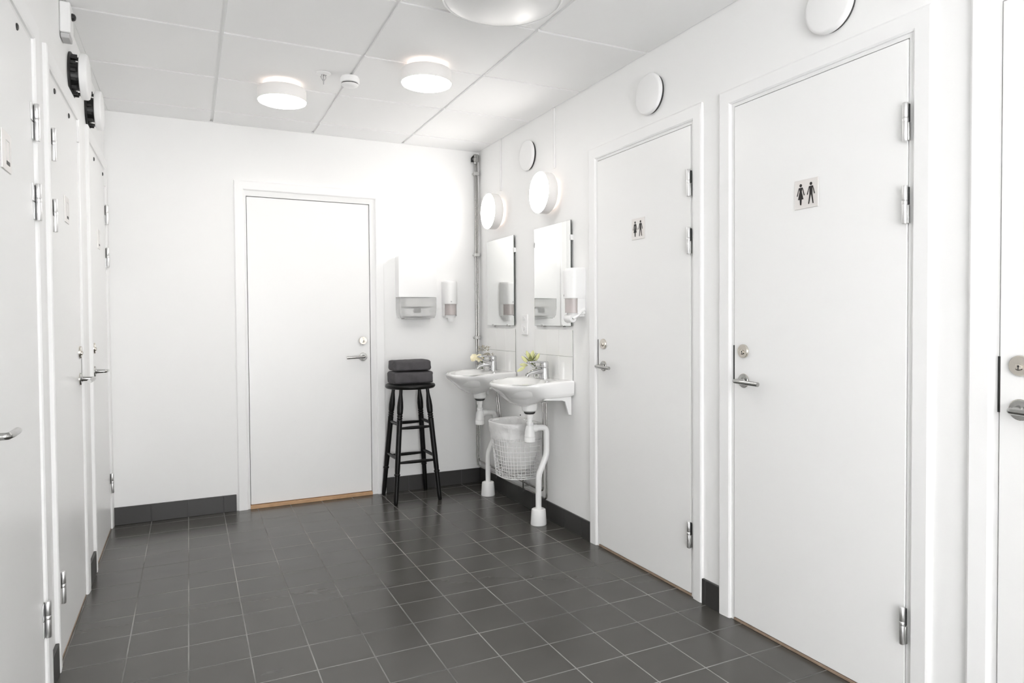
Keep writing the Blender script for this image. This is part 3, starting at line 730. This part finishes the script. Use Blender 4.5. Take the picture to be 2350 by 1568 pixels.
def liner_in(bm):
    n = 72; rows = []
    for z, gsc in ((.566, 1.0), (.55, .965), (.50, .955), (.45, .94), (.40, .90), (.36, .85), (.32, .76), (.29, .66), (.265, .52), (.248, .36), (.238, .15)):
        rows.append([bm.verts.new(liner_pt(k/n, z, gsc, .007, 2)) for k in range(n)])
    for a, c in zip(rows, rows[1:]):
        for k in range(n): j = (k+1) % n; bm.faces.new((a[k], a[j], c[j], c[k]))
    bm.faces.new(rows[-1])
part('bag', liner_in, m_liner, ln, ang=180)
def liner_out(bm):
    n = 96; rows = []
    for i, (z, gsc) in enumerate(((.566, 1.0), (.569, 1.035), (.560, 1.06), (.53, 1.065), (.50, 1.06), (.475, 1.055), (.455, 1.07), (.445, 1.075))):
        row = []
        for k in range(n):
            t = k/n; zz = z
            if i >= 2:
                drop = .5+.5*math.sin(2*math.pi*t*1.0+2.0)+.25*noise.noise(Vector((t*9, 3, 0)))
                zz = .566-(.566-z)*(.72+.42*drop)
            p = liner_pt(t, zz, gsc, .004 if i < 3 else .008, 9)
            row.append(bm.verts.new(p))
        rows.append(row)
    for a, c in zip(rows, rows[1:]):
        for k in range(n): j = (k+1) % n; bm.faces.new((a[k], a[j], c[j], c[k]))
part('folded_cuff', liner_out, m_liner, ln, ang=180)

# ------------------------------------------------------------------ dispensers
def rounded_front(bm, w, z0, z1, d_edge, d_mid, taper=0, n=14, top_r=.0):
    """body with a bowed front: w wide, edge depth and mid depth"""
    def outline(s=1.0, dd=1.0):
        pts = [(-w/2*s, -.0005)]
        for k in range(n+1):
            t = -1+2*k/n; x = w/2*s*math.copysign(abs(t)**.9, t); pts.append((x, -(d_edge+(d_mid-d_edge)*(1-abs(t)**2.6))*dd))
        pts.append((w/2*s, -.0005)); return pts
    L = [(z0, 1.0, 1.0), (z1-top_r, 1.0, 1.0)] + ([(z1-top_r*.45, .985, .97), (z1-top_r*.12, .95, .90), (z1, .90, .80)] if top_r else [(z1, 1, 1)])
    rows = [[bm.verts.new((x, y, z)) for x, y in outline(s, dd)] for z, s, dd in L]
    for a, b_ in zip(rows, rows[1:]):
        for k in range(len(a)): j = (k+1) % len(a); bm.faces.new((a[k], a[j], b_[j], b_[k]))
    bm.faces.new(rows[0][::-1]); bm.faces.new(rows[-1])
r = root('paper_towel_dispenser', (1.425, YB, 1.430), 0, 'large white paper towel dispenser with smoky lower half on the back wall', 'towel dispenser')
W = .270
part('cover', lambda bm: rounded_front(bm, W, -.072, .213, .090, .102, top_r=.02), m_plast, r, ang=35)
def window_shell(bm):
    # hollow smoked lower half
    pts = [(-W/2+.001, -.002), (-W/2+.001, -.086), (-W/2+.012, -.096), (0, -.101), (W/2-.012, -.096), (W/2-.001, -.086), (W/2-.001, -.002)]
    lo = [(x*(.97 if abs(x) > .1 else 1), y*.97) for x, y in pts]; lo2 = [(x*(.90 if abs(x) > .1 else 1), y*.9) for x, y in pts]
    rows = [[bm.verts.new((x, y, z)) for x, y in p] for p, z in ((pts, -.0722), (pts, -.150), (lo, -.195), (lo2, -.218))]
    for a, b_ in zip(rows, rows[1:]):
        for k in range(len(a)-1): bm.faces.new((a[k], a[k+1], b_[k+1], b_[k]))
    bm.faces.new(rows[-1])
part('smoked_window', window_shell, m_smoke, r, ang=30)
part('back_plate', lambda bm: box(bm, -W/2+.004, W/2-.004, -.006, -.0005, -.218, -.074), m_plast2, r)
part('paper_stack', lambda bm: box(bm, -.088, .102, -.088, -.012, -.140, -.075), m_paper, r, bevel=.004)
part('inner_chute', lambda bm: (box(bm, -.088, .088, -.082, -.012, -.206, -.150), ), m_plast2, r, bevel=.004)
part('lock_slot', lambda bm: box(bm, -.030, .022, -.0865, -.0815, -.180, -.150), mat('grey_slot', (.25, .25, .25), .5), r, bevel=.002)
part('lip', lambda bm: box(bm, -.100, .085, -.092, -.020, -.224, -.2185), mat('grey_lip', (.40, .40, .40), .4), r, bevel=.002)
part('key_tab', lambda bm: box(bm, W/2-.001, W/2+.003, -.060, -.050, .0, .016), m_handle, r)

def soap_dispenser(wall, a, z, label, lever=False):
    r = root('soap_dispenser', wloc(wall, a, z), RZ[wall], label, 'soap dispenser', 'white soap dispensers')
    w_ = .100
    part('cover', lambda bm: rounded_front(bm, w_, -.020, .145, .055, .100, top_r=.02), m_plast, r, ang=35)
    part('side_shell', lambda bm: (box(bm, -w_/2+.0005, -w_/2+.006, -.050, -.0005, -.105, -.0202), box(bm, w_/2-.006, w_/2-.0005, -.050, -.0005, -.105, -.0202), box(bm, -w_/2+.006, w_/2-.006, -.012, -.0005, -.105, -.0202)), m_plast, r, bevel=.002)
    part('window', lambda bm: rounded_front(bm, w_-.014, -.098, -.0204, .050, .094), m_smokep, r, ang=35)
    part('soap_bottle', lambda bm: lathe(bm, [(.018, -.100), (.030, -.094), (.034, -.080), (.034, -.055)], (0, -.050, 0), seg=24), m_soap, r)
    part('pump_housing', lambda bm: rounded_front(bm, w_-.024, -.118, -.0985, .045, .082), m_plast2, r, ang=35)
    part('nozzle', lambda bm: lathe(bm, [(.018, -.146), (.021, -.142), (.023, -.122), (.023, -.118)], (0, -.056, 0), seg=24), m_plast, r)
    part('round_mark', lambda bm: lathe(bm, [(.006, .0), (.006, .0012), (0, .0013)], (-.012, -.099, -.004), (0, -1, 0), 20), mat('mark_grey', (.6, .6, .6), .4), r)
    if lever:
        part('push_lever', lambda bm: (lathe(bm, [(.020, -.034), (.023, -.030), (.023, .030), (.020, .034)], (-.006, -.066, -.128), (1, 0, 0), 28),
                                       tube(bm, bend([(.028, -.066, -.128), (.042, -.045, -.115), (.050, -.020, -.085)], .02), .007, 12),
                                       tube(bm, [(.050, -.022, -.088), (.050, -.008, -.078)], .009, 12)), m_plast, r)
        part('lever_pin', lambda bm: lathe(bm, [(.006, .0275), (.006, .0305), (0, .031)], (0, -.066, -.128), (1, 0, 0), 14), m_handle, r)
soap_dispenser('B', 1.677, 1.332, 'white soap dispenser on the back wall, right of the towel dispenser')
soap_dispenser('R', 3.203, 1.330, 'white soap dispenser with a push lever, overlapping the nearer mirror', True)

# ------------------------------------------------------------------ stool and towels
SX, SY = 1.331, 4.452
st = root('bar_stool', (SX, SY, 0), 0, 'tall black turned-wood bar stool carrying two towels', 'stool')
part('seat', lambda bm: lathe(bm, [(.140, .742), (.158, .744), (.166, .752), (.167, .760), (.163, .769), (.152, .774), (.130, .7735), (.06, .770), (0, .769)], seg=64), m_black, st, ang=60)
tops = {}
for sx in (-1, 1):
    for sy in (-1, 1):
        p1 = Vector((sx*.090, sy*.090, .745)); p0 = Vector((sx*.150, sy*.154, .0005)); d = (p1-p0); Ln = d.length; tops[(sx, sy)] = (p0, p1)
        prof = [(.0105, 0), (.0125, .004), (.0138, .03), (.0150, .14), (.0155, .185), (.0195, .190), (.0195, .197), (.0150, .203), (.0165, .215), (.0175, .30), (.0175, .46), (.0178, .535), (.0185, .545), (.0150, .550), (.0185, .556), (.0185, .561), (.0150, .566), (.0185, .572), (.0185, .577), (.0150, .582), (.0185, .588), (.0195, .60), (.0205, .63), (.0180, .665), (.0140, .695), (.0115, .715), (.0110, Ln)]
        part('leg', lambda bm: lathe(bm, prof, p0, d, 24), m_black, st, ang=35)
def on_leg(k, z): p0, p1 = tops[k]; return p0+(p1-p0)*(z/p1.z)
for zf, zs in ((.490, .512), (.268, .292)):
    for a, b_, z in (((-1, -1), (1, -1), zf), ((-1, 1), (1, 1), zf+.004), ((-1, -1), (-1, 1), zs), ((1, -1), (1, 1), zs)):
        A, B = on_leg(a, z), on_leg(b_, z); n_ = 8; pts = [A.lerp(B, k/n_) for k in range(n_+1)]
        part('rung', lambda bm: tube(bm, pts, .008, 14, rr=[.0068, .0085, .010, .0108, .011, .0108, .010, .0085, .0068]), m_black, st)
def towel(z0, h, w_, d_, xo, yo, seed, label, fold):
    def fn(bm):
        # folded cloth seen from its rounded fold: a stadium profile in y-z swept along x, layers pressed together
        nx, m = 26, 44; rows = []
        for i in range(nx+1):
            u = -1+2*i/nx; row = []
            for k in range(m):
                a = 2*math.pi*k/m; c, s = math.cos(a), math.sin(a)
                y = d_/2*math.copysign(abs(c)**.45, c); z = h/2*math.copysign(abs(s)**.38, s)
                endf = 1-.10*max(0, abs(u)-.90)/.1
                yy = y*endf; zz = z*endf
                if abs(s) < .35 and c < 0 and fold: zz -= .0
                p = Vector((u*w_/2, yy, zz))
                nn = noise.noise(Vector((p.x*11+seed, p.y*10, p.z*22)))*.0050 + noise.noise(Vector((p.x*34, p.y*30+seed, p.z*60)))*.0018
                d = Vector((0, yy, zz)).normalized() if (abs(yy)+abs(zz)) > 0 else Vector((0, 0, 1))
                flat = .25 if s < -.5 else 1
                p = p+d*nn*flat + Vector((noise.noise(Vector((seed, zz*40, yy*12)))*.006*abs(u), 0, 0))
                row.append(bm.verts.new(p))
            rows.append(row)
        for a, b_ in zip(rows, rows[1:]):
            for k in range(m): j = (k+1) % m; bm.faces.new((a[k], a[j], b_[j], b_[k]))
        for row, fl in ((rows[0], 1), (rows[-1], -1)):
            sg = -fl
            for ins in (.82, .55, .25):
                nr = [bm.verts.new(Vector((v.co.x+sg*.0035*(1-ins)+.0025*math.sin(v.co.z*260+seed)*(1-ins), v.co.y*ins, v.co.z*ins))) for v in rows[0 if fl == 1 else -1]]
                for k in range(m): j = (k+1) % m; bm.faces.new((row[k], row[j], nr[j], nr[k]))
                row = nr
            bm.faces.new(row)
    o = part('folded_towel', fn, m_towel, ang=180)
    o.location = (SX+xo, SY+yo, z0+h/2)
    lay = part('fold_layer', lambda bm: [tube(bm, [(-w_/2*.96+w_*.96*k/14, -d_/2*.86+.004*math.sin(k+seed), zz+.0012*math.sin(k*1.7+seed)) for k in range(15)], .006, 8, rr=[.004+.0016*math.sin(k*.9+seed) for k in range(15)]) for zz in fold], m_towel, o)
    return tag(o, label, 'towel', 'folded charcoal towels on the stool')
towel(.7755, .083, .262, .20, -.004, -.010, 3, 'lower, thicker folded charcoal towel lying on the stool seat', (-.030,))
towel(.8605, .073, .242, .185, -.006, -.008, 8, 'upper folded charcoal towel, on top of the other', (.004, -.026))
